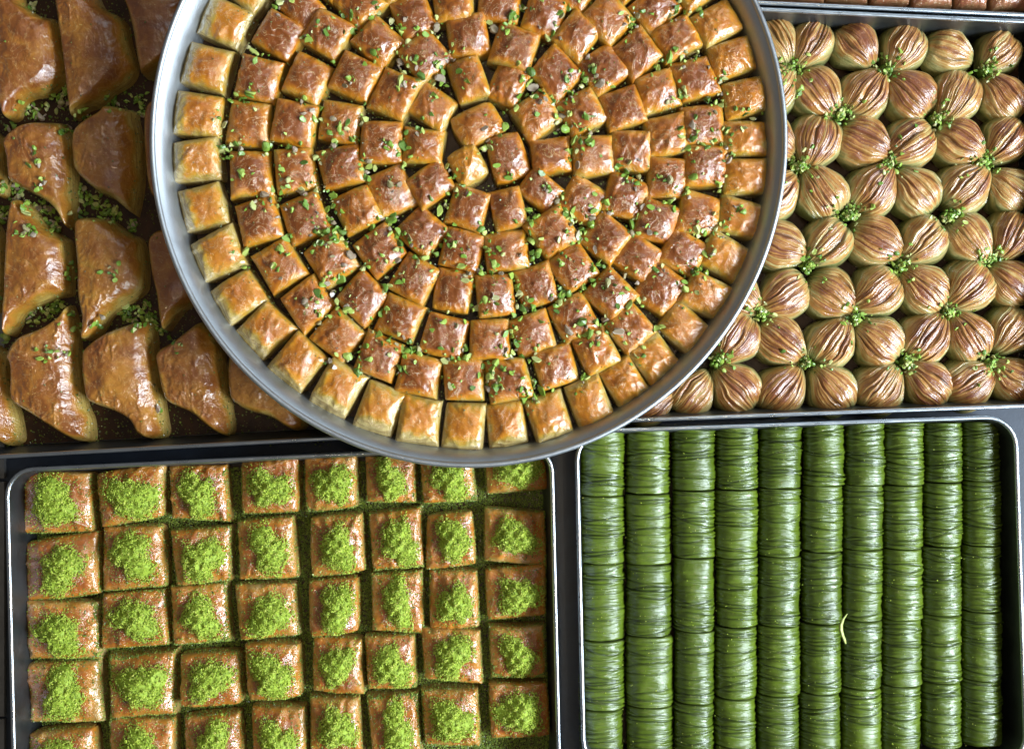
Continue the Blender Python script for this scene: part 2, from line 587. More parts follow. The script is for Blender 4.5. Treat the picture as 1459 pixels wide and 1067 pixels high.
def square_pastry(a, b, h, n=36, skirt=0.0, pinch=0.05, dome=0.30, base_br=0.14, seed=0, wr=1.0, bmax=0.72, top=0.80):
    """pillow of stacked filo, a x b half sizes (m); +x side can flare out as a pale skirt"""
    R = np.random.default_rng(seed)
    s = np.linspace(-1, 1, n)
    s = np.sign(s) * (1 - (1 - np.abs(s)) ** 1.18)
    U, Vv = np.meshgrid(s, s, indexing='ij')

    def plan(q, k):
        aq = np.abs(q)
        return np.sign(q) * np.where(aq < top, aq / top * k, k + (aq - top) / (1 - top) * (1 - k))
    kx = np.where(U > 0, 0.93 - skirt, 0.93)
    X = a * plan(U, kx)
    Y = b * plan(Vv, 0.93)
    # pinched corners, concave edges
    X = X * (1 - pinch + pinch * np.abs(Vv) ** 3)
    Y = Y * (1 - pinch + pinch * np.abs(U) ** 3)
    rc = R.uniform(.02, .17)
    cf = 1 - rc * np.abs(U * Vv) ** 3
    X, Y = X * cf, Y * cf
    # skewed outline
    k1, k2 = R.uniform(-0.06, 0.06, 2)
    X, Y = X + k1 * Y, Y + k2 * X
    # each corner pulled its own way
    for cu in (-1, 1):
        for cv in (-1, 1):
            w = np.clip((1 + cu * U) / 2, 0, 1) ** 2 * np.clip((1 + cv * Vv) / 2, 0, 1) ** 2
            X = X + w * a * R.uniform(-0.10, 0.12) * cu
            Y = Y + w * b * R.uniform(-0.10, 0.12) * cv

    def side(q):
        t = np.clip((np.abs(q) - (top - 0.30)) / (1 - top + 0.30), 0, 1)
        return np.sqrt(np.clip(1 - t ** 3.0, 0, 1))
    g = np.minimum(side(U), side(Vv)) * 0.75 + 0.25 * side(U) * side(Vv)
    tilt = R.uniform(-0.09, 0.09, 2)
    Z = h * g * (1 - dome * (U ** 2 + Vv ** 2 - 1.15 * (U * Vv) ** 2) + tilt[0] * U + tilt[1] * Vv)
    sc = 1.0 / 0.012
    topm = sstep(0.1, 0.6, g)
    so = seed * 3.7
    Z = Z + topm * 0.0012 * fbm(X * sc + so, Y * sc, seed=seed, oct=2) * wr
    # creases running from the corners and folds of the top sheet
    rid = 1 - np.abs(fbm(X * sc * 1.5 + so, Y * sc * 1.5 + 9, seed=seed + 5, oct=3)) * 3.2
    Z = Z + topm * 0.0007 * np.clip(rid, 0, 1) ** 2 * wr
    for _ in range(5):
        th = R.uniform(0, math.pi)
        off = R.uniform(-0.6, 0.6) * a
        dd = X * math.cos(th) + Y * math.sin(th) - off + 0.0012 * fbm(X * 300 + so, Y * 300, seed=seed + 8, oct=2)
        ext = sstep(-0.2, 0.5, -np.sin(th) * X / a * R.choice([-1, 1]) + np.cos(th) * Y / b * R.choice([-1, 1]) + R.uniform(-.2, .6))
        Z = Z + topm * ext * R.uniform(0.0004, 0.0010) * (sstep(-0.0005, 0.0005, dd) - sstep(0.0, 0.005, dd)) * wr
    # leaf layers on the sides
    side_m = 1 - sstep(0.35, 0.85, g)
    lay = vnoise(Z * 900, so, seed=seed + 3)
    X = X + side_m * 0.0006 * lay * np.sign(U) * (np.abs(U) > 0.7)
    Y = Y + side_m * 0.0006 * lay * np.sign(Vv) * (np.abs(Vv) > 0.7)
    Z = np.maximum(Z, 0)
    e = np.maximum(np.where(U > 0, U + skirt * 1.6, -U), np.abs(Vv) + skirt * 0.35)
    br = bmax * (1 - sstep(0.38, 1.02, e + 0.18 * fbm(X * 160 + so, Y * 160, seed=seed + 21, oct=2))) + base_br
    Vt = np.stack([X, Y, Z], -1).reshape(-1, 3)
    F = grid_faces(n, n)
    return Vt, F, br.ravel()


# measured piece centres: crops of the photograph, 3.139 x
def C(ox, oy, pts):
    return [(ox + x / 3.139, oy + y / 3.139) for x, y in pts]


rings = []
rings.append(C(220, 0, [(305, 90), (225, 295), (185, 505), (180, 712), (210, 925)]) + C(220, 330, [(275, 95), (365, 285), (490, 435), (635, 585), (815, 700), (1005, 790), (1185, 840), (1380, 865)])
             + C(660, 330, [(195, 855), (385, 825), (560, 755), (715, 665), (850, 560), (980, 420), (1080, 275), (1165, 105)]) + C(660, 0, [(1235, 965), (1260, 785), (1255, 610), (1250, 430), (1195, 255), (1130, 100)]))
rings.append([(427, 6), (394, 46), (365, 110), (352, 174), (355, 245), (367, 313), (397, 378), (437, 432), (480, 477), (539, 508), (597, 534), (661, 540), (725, 540), (792, 523), (850, 499), (899, 467), (942, 411), (976, 359), (998, 303), (1008, 234), (1004, 175), (993, 110), (966, 51), (934, 8)])
rings.append([(510, 2), (465, 45), (437, 108), (418, 174), (418, 240), (432, 309), (468, 368), (515, 423), (570, 453), (633, 480), (697, 483), (759, 475), (818, 452), (871, 418), (911, 367), (938, 314), (953, 252), (951, 191), (939, 127), (908, 73), (868, 24)])
rings.append([(645, 0), (588, 19), (539, 57), (505, 108), (483, 172), (484, 236), (507, 298), (540, 355), (589, 397), (645, 414), (706, 420), (764, 407), (817, 382), (863, 338), (893, 280), (900, 213), (888, 153), (861, 95), (822, 48), (776, 19), (712, 0)])
rings.append([(666, 49), (605, 78), (561, 132), (542, 201), (556, 270), (600, 328), (658, 355), (722, 357), (787, 330), (831, 284), (845, 220), (829, 157), (792, 102), (733, 65)])
rings.append([(667, 111), (724, 117), (765, 162), (786, 219), (771, 270), (724, 296), (667, 294), (613, 261), (602, 206), (617, 150)])
# close the two or three outer circles beyond the frame
RC = (672.0, 203.0)
full = []
for q, rg in enumerate(rings):
    pts = list(rg)
    if q < 4:
        def pol(p):
            return math.atan2(p[1] - RC[1], p[0] - RC[0]), math.hypot(p[0] - RC[0], p[1] - RC[1])
        if q < 3:
            first, last = pol(rg[0]), pol(rg[-1])   # first upper left, last upper right
            a0, a1 = first[0], last[0]
            span = (a1 - a0) % (2 * math.pi)          # clockwise over the top
            step = 2 * math.pi / {0: 40, 1: 34, 2: 27}[q]
            nmiss = max(0, round(span / step) - 1)
            for m in range(1, nmiss + 1):
                w = m / (nmiss + 1)
                aa = a0 + span * w
                rr = first[1] * (1 - w) + last[1] * w + 6 * math.sin(w * math.pi)
                pts.append((RC[0] + rr * math.cos(aa), RC[1] + rr * math.sin(aa)))
    full.append(pts)

ring_dims = [(71, 60), (67, 64), (66, 65), (66, 64), (66, 64), (67, 66)]
ring_words = ['outermost ring', 'second ring from rim', 'third ring from rim', 'fourth ring from rim', 'fifth ring from rim', 'innermost ring']


def sector(p):
    a = math.degrees(math.atan2(-(p[1] - RC[1]), p[0] - RC[0])) % 360
    for lim, w in ((50, 'pleated pastries'), (115, 'rosy pastries'), (230, 'folded baklava'), (285, 'green-mound squares'), (330, 'green rolls'), (361, 'pleated pastries')):
        if a < lim:
            return w



ZP = RS + 0.0195
k = K(ZP)
sd = 100
for q, pts in enumerate(full):
    rw, tw = ring_dims[q]
    nn = len(pts)
    srt = sorted(pts, key=lambda p: math.atan2(p[1] - RC[1], p[0] - RC[0]))
    for i, p in enumerate(srt):
        p0, p1 = srt[i - 1], srt[(i + 1) % nn]
        # tangent from neighbours, radial is perpendicular to it
        tx, ty = p1[0] - p0[0], -(p1[1] - p0[1])
        rz = math.atan2(ty, tx) + math.pi / 2
        gap = 0.5 * math.hypot(p1[0] - p0[0], p1[1] - p0[1])
        wtan = min(tw * 1.12, gap * 1.03)
        sd += 1
        R = np.random.default_rng(sd)
        # the pieces on the window-away side show more of their pale outer flank
        lean = 0.0
        arad = rw
        if q == 0:
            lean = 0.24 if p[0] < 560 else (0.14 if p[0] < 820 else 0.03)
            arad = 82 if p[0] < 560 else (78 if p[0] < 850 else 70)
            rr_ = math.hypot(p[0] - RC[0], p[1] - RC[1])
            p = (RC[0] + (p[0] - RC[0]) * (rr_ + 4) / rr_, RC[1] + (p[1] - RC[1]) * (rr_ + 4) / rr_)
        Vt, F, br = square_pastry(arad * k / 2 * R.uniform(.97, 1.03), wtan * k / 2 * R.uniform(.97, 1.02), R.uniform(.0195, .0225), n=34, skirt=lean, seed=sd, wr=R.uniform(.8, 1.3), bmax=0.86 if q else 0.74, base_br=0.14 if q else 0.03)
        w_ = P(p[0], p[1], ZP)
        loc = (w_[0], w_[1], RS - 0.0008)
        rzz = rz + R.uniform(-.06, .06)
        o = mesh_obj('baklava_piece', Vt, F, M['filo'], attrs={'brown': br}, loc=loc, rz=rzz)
        tag(o, 'small square amber baklava of the round tray, %s, towards %s' % (ring_words[q], sector(p)), 'baklava', 'round tray baklava, %s towards %s' % (ring_words[q], sector(p)))
        remember('round', Vt, F, loc, rzz)
# the three at the heart
for (px, py, w, hgt, rz, lab, bm) in ((681, 176, 78, 60, 0.50, 'wide rounded baklava at the heart of the round tray, whole and glossy', 0.80),
                                      (724, 223, 60, 74, 0.25, 'rounded baklava standing alone in the dark gap at the round tray centre', 0.80),
                                      (666, 234, 54, 60, 0.5, 'broken crumbly baklava with torn layers at the round tray centre', 0.55)):
    sd += 1
    Vt, F, br = square_pastry(w * k / 2, hgt * k / 2, 0.020 if bm > .5 else .015, n=40, pinch=0.05, dome=0.32, seed=sd, wr=1.0 if bm > .5 else 1.7, bmax=bm)
    r2 = np.hypot(Vt[:, 0] / (w * k / 2), Vt[:, 1] / (hgt * k / 2))
    f_ = np.where(r2 > 1.0, 1.0 + (r2 - 1.0) * 0.60, r2) / np.maximum(r2, 1e-6)
    Vt[:, 0] *= f_
    Vt[:, 1] *= f_
    loc = P(px, py, ZP)[:2] + (RS - 0.0008,)
    o = mesh_obj('baklava_piece', Vt, F, M['filo'], attrs={'brown': br}, loc=loc, rz=rz)
    tag(o, lab, 'baklava')
    remember('round', Vt, F, loc, rz)

# ------------------------------------------------------------------ squares with green mounds
BL = [[(76, 713, 105, 98), (184, 702, 99, 90), (281, 699, 84, 90), (382, 690, 87, 87), (470, 686, 78, 90), (556, 682, 72, 76), (637, 678, 79, 78), (735, 666, 88, 74)],
      [(80, 810, 110, 92), (188, 795, 91, 89), (284, 794, 83, 82), (379, 783, 84, 90), (478, 778, 82, 90), (564, 770, 77, 84), (641, 770, 73, 80), (734, 765, 92, 80)],
      [(81, 899, 108, 86), (188, 884, 97, 82), (281, 877, 82, 88), (378, 872, 88, 82), (475, 866, 74, 82), (566, 860, 74, 88), (646, 857, 75, 88), (735, 846, 90, 78)],
      [(85, 988, 108, 90), (199, 979, 93, 87), (297, 970, 85, 80), (388, 958, 82, 84), (479, 950, 72, 83), (556, 945, 75, 80), (643, 935, 83, 78), (738, 932, 84, 78)],
      [(85, 1083, 104, 88), (200, 1070, 97, 92), (302, 1062, 84, 86), (395, 1053, 80, 86), (477, 1040, 74, 88), (560, 1035, 72, 88), (643, 1025, 84, 84), (741, 1015, 86, 82)]]
ICO_V = None


def ico(sub):
    import bmesh
    bm = bmesh.new()
    bmesh.ops.create_icosphere(bm, subdivisions=sub, radius=1)
    V = np.array([v.co[:] for v in bm.verts])
    bm.verts.index_update()
    F = np.array([[v.index for v in f.verts] for f in bm.faces])
    bm.free()
    return V, F


ICO1 = ico(1)
ICO2 = ico(2)
OCT = (np.array([(1, 0, 0), (-1, 0, 0), (0, 1, 0), (0, -1, 0), (0, 0, 1), (0, 0, -1)], float),
       np.array([(0, 2, 4), (2, 1, 4), (1, 3, 4), (3, 0, 4), (2, 0, 5), (1, 2, 5), (3, 1, 5), (0, 3, 5)]))


def scatter(points, sizes, base, R, squash=(0.5, 1.0)):
    """many small solids in one array pair; returns verts, faces, tint"""
    n = len(points)
    bv, bf = base
    m = len(bv)
    q = R.normal(size=(n, 4))
    q /= np.linalg.norm(q, axis=1)[:, None]
    w, x, y, z = q.T
    Rm = np.stack([1 - 2 * (y * y + z * z), 2 * (x * y - z * w), 2 * (x * z + y * w), 2 * (x * y + z * w), 1 - 2 * (x * x + z * z), 2 * (y * z - x * w), 2 * (x * z - y * w), 2 * (y * z + x * w), 1 - 2 * (x * x + y * y)], 1).reshape(n, 3, 3)
    sc = R.uniform(squash[0], squash[1], (n, 3)) * np.asarray(sizes)[:, None]
    L = bv[None] * sc[:, None, :] * R.uniform(0.75, 1.2, (n, m, 1))
    V = np.einsum('nij,nmj->nmi', Rm, L) + np.asarray(points)[:, None, :]
    F = bf[None] + (np.arange(n) * m)[:, None, None]
    tint = np.repeat(np.clip(R.beta(2.0, 2.0, n), 0, 1), m)
    return V.reshape(-1, 3), F.reshape(-1, bf.shape[1]), tint


MOUND = {(0, 0): (8, 8), (0, 1): (8, -6), (1, 0): (0, 4)}
for r_, row in enumerate(BL):
    for c_, (px, py, w, h) in enumerate(row):
        sd += 1
        R = np.random.default_rng(sd)
        zt = 0.022
        kk = K(zt)
        H = R.uniform(.0195, .0225)
        if r_ == 0:
            h, py = h * 0.92, py + 3
        if c_ == 0:
            w, px = w * 0.97, px + 2
        Vt, F, br = square_pastry(w * kk / 2 * 1.06, h * kk / 2 * 1.06, H, n=36, pinch=0.05, dome=0.34, seed=sd, wr=1.9, bmax=0.74)
        w_ = P(px, py, zt)
        loc = (w_[0], w_[1], FLOOR - 0.0006)
        rz = R.uniform(-.05, .05) + 0.03
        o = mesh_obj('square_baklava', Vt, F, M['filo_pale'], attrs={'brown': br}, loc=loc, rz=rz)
        tag(o, 'pistachio-topped square baklava, %s row from the round tray side, %s from the green rolls' % (ORD[r_ + 1], ORD[8 - c_]), 'baklava', 'square baklava with green mounds')
        remember('bl', Vt, F, loc, rz)
        # the mound of ground pistachio
        tree = BVHTree.FromPolygons(Vt.tolist(), F.tolist())
        ox, oy = (R.uniform(-1, 6) * kk, R.uniform(-6, 3) * kk)
        ax = w * kk * R.uniform(.29, .38)
        ay = h * kk * R.uniform(.33, .44)
        hh = R.uniform(.0055, .009)
        th = R.uniform(0, 2 * math.pi, 1500)
        rr = np.sqrt(R.uniform(0, 1, 1500))
        rr = np.where(R.uniform(0, 1, 1500) < 0.24, R.uniform(.8, 1.0, 1500) + R.exponential(.20, 1500), rr)
        wph = R.uniform(0, 6, 4)

        def wobf(t):
            return 1 + 0.22 * np.sin(2 * t + wph[0]) + 0.15 * np.sin(3 * t + wph[1]) + 0.09 * np.sin(5 * t + wph[2]) + 0.05 * np.sin(9 * t + wph[3])
        wob = wobf(th)
        X = ox + ax * rr * wob * np.cos(th)
        Y = oy + ay * rr * wob * np.sin(th)
        pts, szs = [], []
        for x, y, r1 in zip(X, Y, rr):
            hit = tree.ray_cast(Vector((x, y, 0.1)), Vector((0, 0, -1)))
            if hit[0] is None:
                continue
            lump = 1 + 0.45 * math.sin(x * 700 + sd) * math.cos(y * 620 + sd * 2)
            zz = hit[0].z + hh * max(0.0, 1 - r1 ** 2.2) * lump + 0.0002
            pts.append((x, y, zz))
            szs.append(R.uniform(.00055, .00115) if r1 < 1 else R.uniform(.0004, .0008))
        GV, GF, GT = scatter(np.array(pts), np.array(szs), OCT, R)
        # solid heap beneath the grains
        nb = 28
        hv, hf, ht = [], [], []
        for i in range(9):
            for j in range(nb):
                a = 2 * math.pi * j / nb
                wb = 1 + 0.18 * 0  # follows the grains loosely
                x = ox + ax * .84 * wobf(a) * (i / 8) * math.cos(a)
                y = oy + ay * .84 * wobf(a) * (i / 8) * math.sin(a)
                hit = tree.ray_cast(Vector((x, y, 0.1)), Vector((0, 0, -1)))
                zb = hit[0].z if hit[0] is not None else 0.0
                hv.append((x, y, zb + hh * max(0, 1 - (i / 8) ** 2.2) * 0.92 - 0.0003))
                ht.append(0.35)
        hf = grid_faces(9, nb, True)
        nG = len(GV)
        V = np.concatenate([GV, np.array(hv)])
        FF = GF.tolist() + (hf + nG).tolist()
        tt = np.concatenate([GT, np.array(ht)])
        m = mesh_obj('ground_pistachio', V, FF, M['ground'], parent=o, smooth=False, attrs={'tint': tt})

# ------------------------------------------------------------------ large folded pastries (left)
LEFT = {
    'A1': [(31, 2), (57, 19), (74, 22), (84, 38), (89, 69), (93, 96), (86, 113), (63, 132), (39, 137), (27, 150), (20, 166), (4, 166), (-5, 120), (-12, 40), (-4, -40), (15, -40)],
    'B1': [(79, -8), (95, -30), (125, -28), (142, 5), (164, 17), (176, 31), (180, 51), (188, 82), (190, 99), (180, 116), (158, 130), (142, 146), (120, 154), (102, 168), (97, 146), (93, 111), (88, 68), (83, 34)],
    'C1': [(172, -20), (182, 18), (190, 50), (196, 90), (203, 108), (225, 100), (262, 80), (275, 30), (270, -30), (210, -50)],
    'A2': [(7, 199), (30, 178), (60, 172), (85, 172), (95, 186), (101, 200), (103, 222), (104, 262), (103, 297), (100, 322), (93, 325), (82, 305), (68, 290), (48, 278), (20, 264), (13, 256), (10, 228)],
    'B2': [(104, 190), (120, 172), (142, 158), (151, 150), (187, 154), (192, 170), (197, 194), (200, 237), (198, 270), (192, 300), (188, 306), (160, 284), (137, 273), (110, 248), (104, 228)],
    'C2': [(206, 160), (235, 140), (285, 150), (300, 210), (302, 290), (285, 310), (250, 300), (225, 290), (210, 260)],
    'A3': [(17, 287), (36, 287), (62, 320), (91, 338), (96, 345), (99, 370), (98, 410), (96, 420), (69, 427), (34, 444), (22, 465), (12, 480), (3, 470), (4, 440), (6, 413), (7, 379), (10, 327)],
    'B3': [(106, 332), (110, 312), (130, 308), (152, 310), (180, 330), (197, 338), (204, 361), (206, 406), (194, 423), (171, 437), (154, 452), (147, 464), (134, 481), (116, 484), (117, 454), (111, 421), (110, 379)],
    'C3': [(212, 340), (235, 325), (280, 340), (305, 380), (300, 420), (262, 440), (245, 460), (235, 472), (228, 462), (222, 420), (214, 380)],
    'A4': [(94, 433), (100, 440), (107, 470), (108, 489), (113, 531), (118, 574), (127, 596), (130, 620), (127, 630), (110, 630), (82, 615), (48, 593), (22, 576), (15, 562), (15, 523), (10, 506), (26, 480), (60, 465), (82, 450)],
    'B4': [(120, 497), (142, 478), (170, 465), (205, 456), (216, 468), (219, 482), (222, 520), (228, 560), (234, 600), (236, 617), (228, 626), (210, 626), (195, 618), (185, 600), (165, 588), (137, 578), (124, 568), (118, 540), (117, 515)],
    'C4': [(223, 502), (249, 483), (284, 457), (297, 463), (314, 497), (320, 536), (327, 583), (331, 610), (326, 622), (317, 622), (293, 607), (273, 590), (241, 575), (232, 561), (226, 536)],
    'D4': [(324, 520), (335, 485), (372, 470), (400, 490), (420, 540), (432, 580), (437, 600), (432, 612), (420, 615), (405, 608), (385, 596), (358, 588), (341, 580), (327, 564)],
    'Z4': [(-50, 510), (-20, 490), (0, 500), (7, 523), (14, 566), (22, 591), (27, 624), (22, 633), (9, 636), (-20, 615), (-60, 585)],
    'Z3': [(-60, 320), (-30, 300), (-3, 330), (1, 380), (0, 430), (-20, 450), (-60, 440)],
    'Z2': [(-70, 200), (-30, 178), (0, 195), (3, 225), (5, 265), (-2, 280), (-30, 270), (-65, 262)],
}


def resample(poly, n):
    P_ = np.array(poly, float)
    # Catmull-Rom smoothing of the traced outline
    out = []
    m = len(P_)
    for i in range(m):
        p0, p1, p2, p3 = P_[i - 1], P_[i], P_[(i + 1) % m], P_[(i + 2) % m]
        for t in np.linspace(0, 1, 8, endpoint=False):
            out.append(0.5 * ((2 * p1) + (-p0 + p2) * t + (2 * p0 - 5 * p1 + 4 * p2 - p3) * t ** 2 + (-p0 + 3 * p1 - 3 * p2 + p3) * t ** 3))
    Q = np.array(out)
    d = np.linalg.norm(np.roll(Q, -1, 0) - Q, axis=1)
    s = np.concatenate([[0], np.cumsum(d)])
    tt = np.linspace(0, s[-1], n, endpoint=False)
    Qc = np.vstack([Q, Q[:1]])
    return np.stack([np.interp(tt, s, Qc[:, 0]), np.interp(tt, s, Qc[:, 1])], 1)


def big_pastry(poly_px, h, seed, z):
    from mathutils.geometry import delaunay_2d_cdt
    N = 130
    Q = resample(poly_px, N)
    Wd = np.array([P(x, y, z)[:2] for x, y in Q])
    c = Wd.mean(0)
    Q = Wd - c
    if np.sum(Q[:, 0] * np.roll(Q[:, 1], -1) - np.roll(Q[:, 0], -1) * Q[:, 1]) < 0:
        Q = Q[::-1].copy()
    A_, B_ = Q, np.roll(Q, -1, 0)

    def dist(Pt):
        ab = B_ - A_
        t = np.clip(np.einsum('pnk,nk->pn', Pt[:, None] - A_[None], ab) / np.maximum((ab ** 2).sum(1), 1e-12), 0, 1)
        return np.sqrt((((A_[None] + t[..., None] * ab[None]) - Pt[:, None]) ** 2).sum(-1)).min(1)

    def inside(Pt):
        x, y = Pt[:, 0:1], Pt[:, 1:2]
        x1, y1, x2, y2 = A_[:, 0], A_[:, 1], B_[:, 0], B_[:, 1]
        hit = ((y1 > y) != (y2 > y)) & (x < (x2 - x1) * (y - y1) / (y2 - y1 + 1e-15) + x1)
        return hit.sum(1) % 2 == 1
    st = 0.0010
    xs = np.arange(Q[:, 0].min(), Q[:, 0].max(), st)
    ys = np.arange(Q[:, 1].min(), Q[:, 1].max(), st * .866)
    gx, gy = np.meshgrid(xs, ys)
    gx = gx + (np.arange(len(ys)) % 2)[:, None] * st / 2
    G = np.stack([gx.ravel(), gy.ravel()], 1)
    G = G[inside(G)]
    dG = dist(G)
    G, dG = G[dG > 0.0006], dG[dG > 0.0006]
    pts = [Vector(p) for p in Q] + [Vector(p) for p in G]
    ov, oe, of, *_ = delaunay_2d_cdt(pts, [(i, (i + 1) % N) for i in range(N)], [list(range(N))], 1, 1e-7)
    Pt = np.array([v[:] for v in ov])
    d = dist(Pt)
    X, Y = Pt[:, 0], Pt[:, 1]
    so = seed * 2.3
    # local position between the left and right edge at this height
    order = np.argsort(Q[:, 1])
    yq = np.linspace(Q[:, 1].min(), Q[:, 1].max(), 40)
    lo, hi = np.empty(40), np.empty(40)
    for i, yy in enumerate(yq):
        m = np.abs(Q[:, 1] - yy) < (yq[1] - yq[0]) * 1.6
        lo[i], hi[i] = Q[m, 0].min(), Q[m, 0].max()
    L_, H_ = np.interp(Y, yq, lo), np.interp(Y, yq, hi)
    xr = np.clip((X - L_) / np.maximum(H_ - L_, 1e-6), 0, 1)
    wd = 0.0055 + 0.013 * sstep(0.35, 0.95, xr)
    edge = np.sqrt(np.clip(1 - (1 - np.clip(d / wd, 0, 1)) ** 2.2, 0, 1))
    Z = h * edge * (0.90 + 0.10 * sstep(0, 0.02, d)) * (1 - 0.16 * sstep(0.35, 1.0, xr))
    sm = sstep(0.0, 0.006, d)
    Z = Z + sm * (0.0013 * fbm(X * 50 + so, Y * 50, seed=seed, oct=2) + 0.0006 * fbm(X * 170 + so, Y * 170, seed=seed + 3, oct=3))
    rid = np.clip(1 - np.abs(fbm(X * 120 + so, Y * 55, seed=seed + 9, oct=3)) * 5, 0, 1) ** 2
    Z = Z + sm * 0.0011 * rid * sstep(-.2, .4, fbm(X * 40 + so, Y * 40, seed=seed + 31, oct=2))
    Z = np.where(d < 1e-6, 0, np.maximum(Z, 0))
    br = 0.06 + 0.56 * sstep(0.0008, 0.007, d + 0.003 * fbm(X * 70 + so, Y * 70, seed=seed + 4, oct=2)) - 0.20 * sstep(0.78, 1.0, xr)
    return np.stack([X, Y, Z], 1), [list(f) for f in of], br, c


rowname = {'1': 'fourth row from', '2': 'third row from', '3': 'second row from', '4': 'row beside'}
rank = {'1': 'CBA', '2': 'CBAZ', '3': 'CBAZ', '4': 'DCBAZ'}
for key, poly in LEFT.items():
    sd += 1
    hz = 0.026
    Vt, F, br, c = big_pastry(poly, hz, sd, 0.017)
    loc = (c[0], c[1], FLOOR - 0.0006)
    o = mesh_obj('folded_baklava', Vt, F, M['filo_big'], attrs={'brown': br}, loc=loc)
    tag(o, 'large glossy folded baklava, %s the green-mound tray, %s from the round tray' % (rowname[key[1]], ORD[rank[key[1]].index(key[0]) + 1]), 'baklava', 'large folded baklava')
    remember('left', Vt, F, loc, 0)

# ------------------------------------------------------------------ pleated round pastries (right)
SH = [[(1106, 56), (1156, 60), (1220, 62), (1288, 66), (1352, 70), (1425, 72)],
      [(1102, 128), (1165, 131), (1235, 132), (1300, 134), (1364, 137), (1431, 138)],
      [(1099, 198), (1164, 201), (1233, 201), (1298, 204), (1368, 202), (1434, 200)],
      [(1105, 277), (1172, 273), (1246, 269), (1307, 272), (1376, 267), (1440, 270)],
      [(1113, 350), (1180, 346), (1249, 343), (1318, 343), (1381, 340), (1442, 335)],
      [(1050, 418), (1119, 420), (1186, 419), (1251, 415), (1318, 411), (1382, 408), (1442, 402)],
      [(1049, 482), (1113, 486), (1186, 488), (1254, 486), (1322, 480), (1383, 479), (1443, 470)],
      [(926, 572), (986, 560), (1050, 553), (1115, 556), (1187, 555), (1254, 554), (1323, 547), (1381, 547), (1443, 540)]]
HEAPS = [(1127, 97), (1265, 97), (1406, 98), (1198, 163), (1337, 169), (1142, 236), (1269, 231), (1400, 231), (1213, 305), (1352, 308), (1155, 377), (1287, 377), (1412, 368), (1086, 444), (1218, 453), (1352, 444), (1024, 511), (1149, 518), (1293, 517), (1412, 520)]


def pleated(w, d, h, seed):
    """round dome pastry with filo pleats gathered towards +x (pole)"""
    R = np.random.default_rng(seed)
    nu, nv = 44, 160
    u = np.linspace(-1, 1, nu)
    u = np.sign(u) * (1 - (1 - np.abs(u)) ** 1.3)
    v = np.linspace(-1, 1, nv)
    v = np.sin(v * math.pi / 2) * 0.55 + v * 0.45
    U, Vv = np.meshgrid(u, v, indexing='ij')
    # superellipse disc, gathers along meridians between the poles
    pw = np.where(U > 0, 3.0, 2.5)
    half = np.clip(1 - np.abs(U) ** pw, 0, 1) ** (1 / 2.4)
    gather = (1 - 0.46 * sstep(0.0, 1.0, U))
    Xn = U * 1.0
    Yn = Vv * half * gather
    rr = np.clip(np.abs(Xn) ** pw + np.abs(Yn / gather) ** 2.8, 0, 1)
    Z = (1 - rr) ** 0.43
    mer = Vv
    so = seed * 1.9
    warp = 0.10 * fbm(U * 1.6 + so, Vv * 2.2, seed=seed, oct=2)
    q = (mer + warp) * R.uniform(14, 20) + so
    # pleats: saw-like ridges of uneven width, with deeper cuts
    n1 = vnoise(q * 1.0, so + U * 0.35, seed=seed + 1)
    n2 = vnoise(q * 2.3, so + U * 0.5, seed=seed + 2)
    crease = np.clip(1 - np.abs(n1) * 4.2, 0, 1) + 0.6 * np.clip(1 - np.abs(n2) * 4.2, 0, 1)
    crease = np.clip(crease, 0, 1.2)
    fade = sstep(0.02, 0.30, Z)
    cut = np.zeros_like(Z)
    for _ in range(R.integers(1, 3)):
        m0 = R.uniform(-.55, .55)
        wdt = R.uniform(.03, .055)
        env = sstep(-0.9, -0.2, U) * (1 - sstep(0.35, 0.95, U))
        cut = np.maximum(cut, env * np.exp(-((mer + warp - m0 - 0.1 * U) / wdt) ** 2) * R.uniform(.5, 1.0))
    disp = -0.0006 * crease - 0.0020 * cut + 0.0010 * vnoise(q * 0.55, U, seed=seed + 6)
    Zm = h * Z + disp * fade
    Zm = Zm + 0.0014 * fbm(Xn * 1.7 + so, Yn * 1.7, seed=seed + 4, oct=2) * fade
    X = Xn * w / 2 * (1 + 0.13 * sstep(0.0, 1.0, U)) * (1 + 0.05 * fbm(Vv * 1.5 + so, U * 1.5, seed=seed + 7, oct=1))
    Y = Yn * d / 2 * (1 + 0.05 * fbm(U * 1.5 + so, Vv * 1.5, seed=seed + 8, oct=1))
    # little twisted knot at the pole
    pole = sstep(0.80, 1.0, U)
    br = 0.05 + 0.76 * sstep(0.42, 1.02, Z + 0.10 * fbm(Xn * 2.5 + so, Yn * 2.5, seed=seed + 9, oct=2)) + 0.20 * n1 * fade + 0.22 * n2 * fade - 0.1 * pole
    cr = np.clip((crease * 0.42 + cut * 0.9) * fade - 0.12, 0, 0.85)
    Vt = np.stack([X, Y, np.maximum(Zm, 0)], -1).reshape(-1, 3)
    return Vt, grid_faces(nu, nv), np.clip(br, 0, 1).ravel(), cr.ravel()


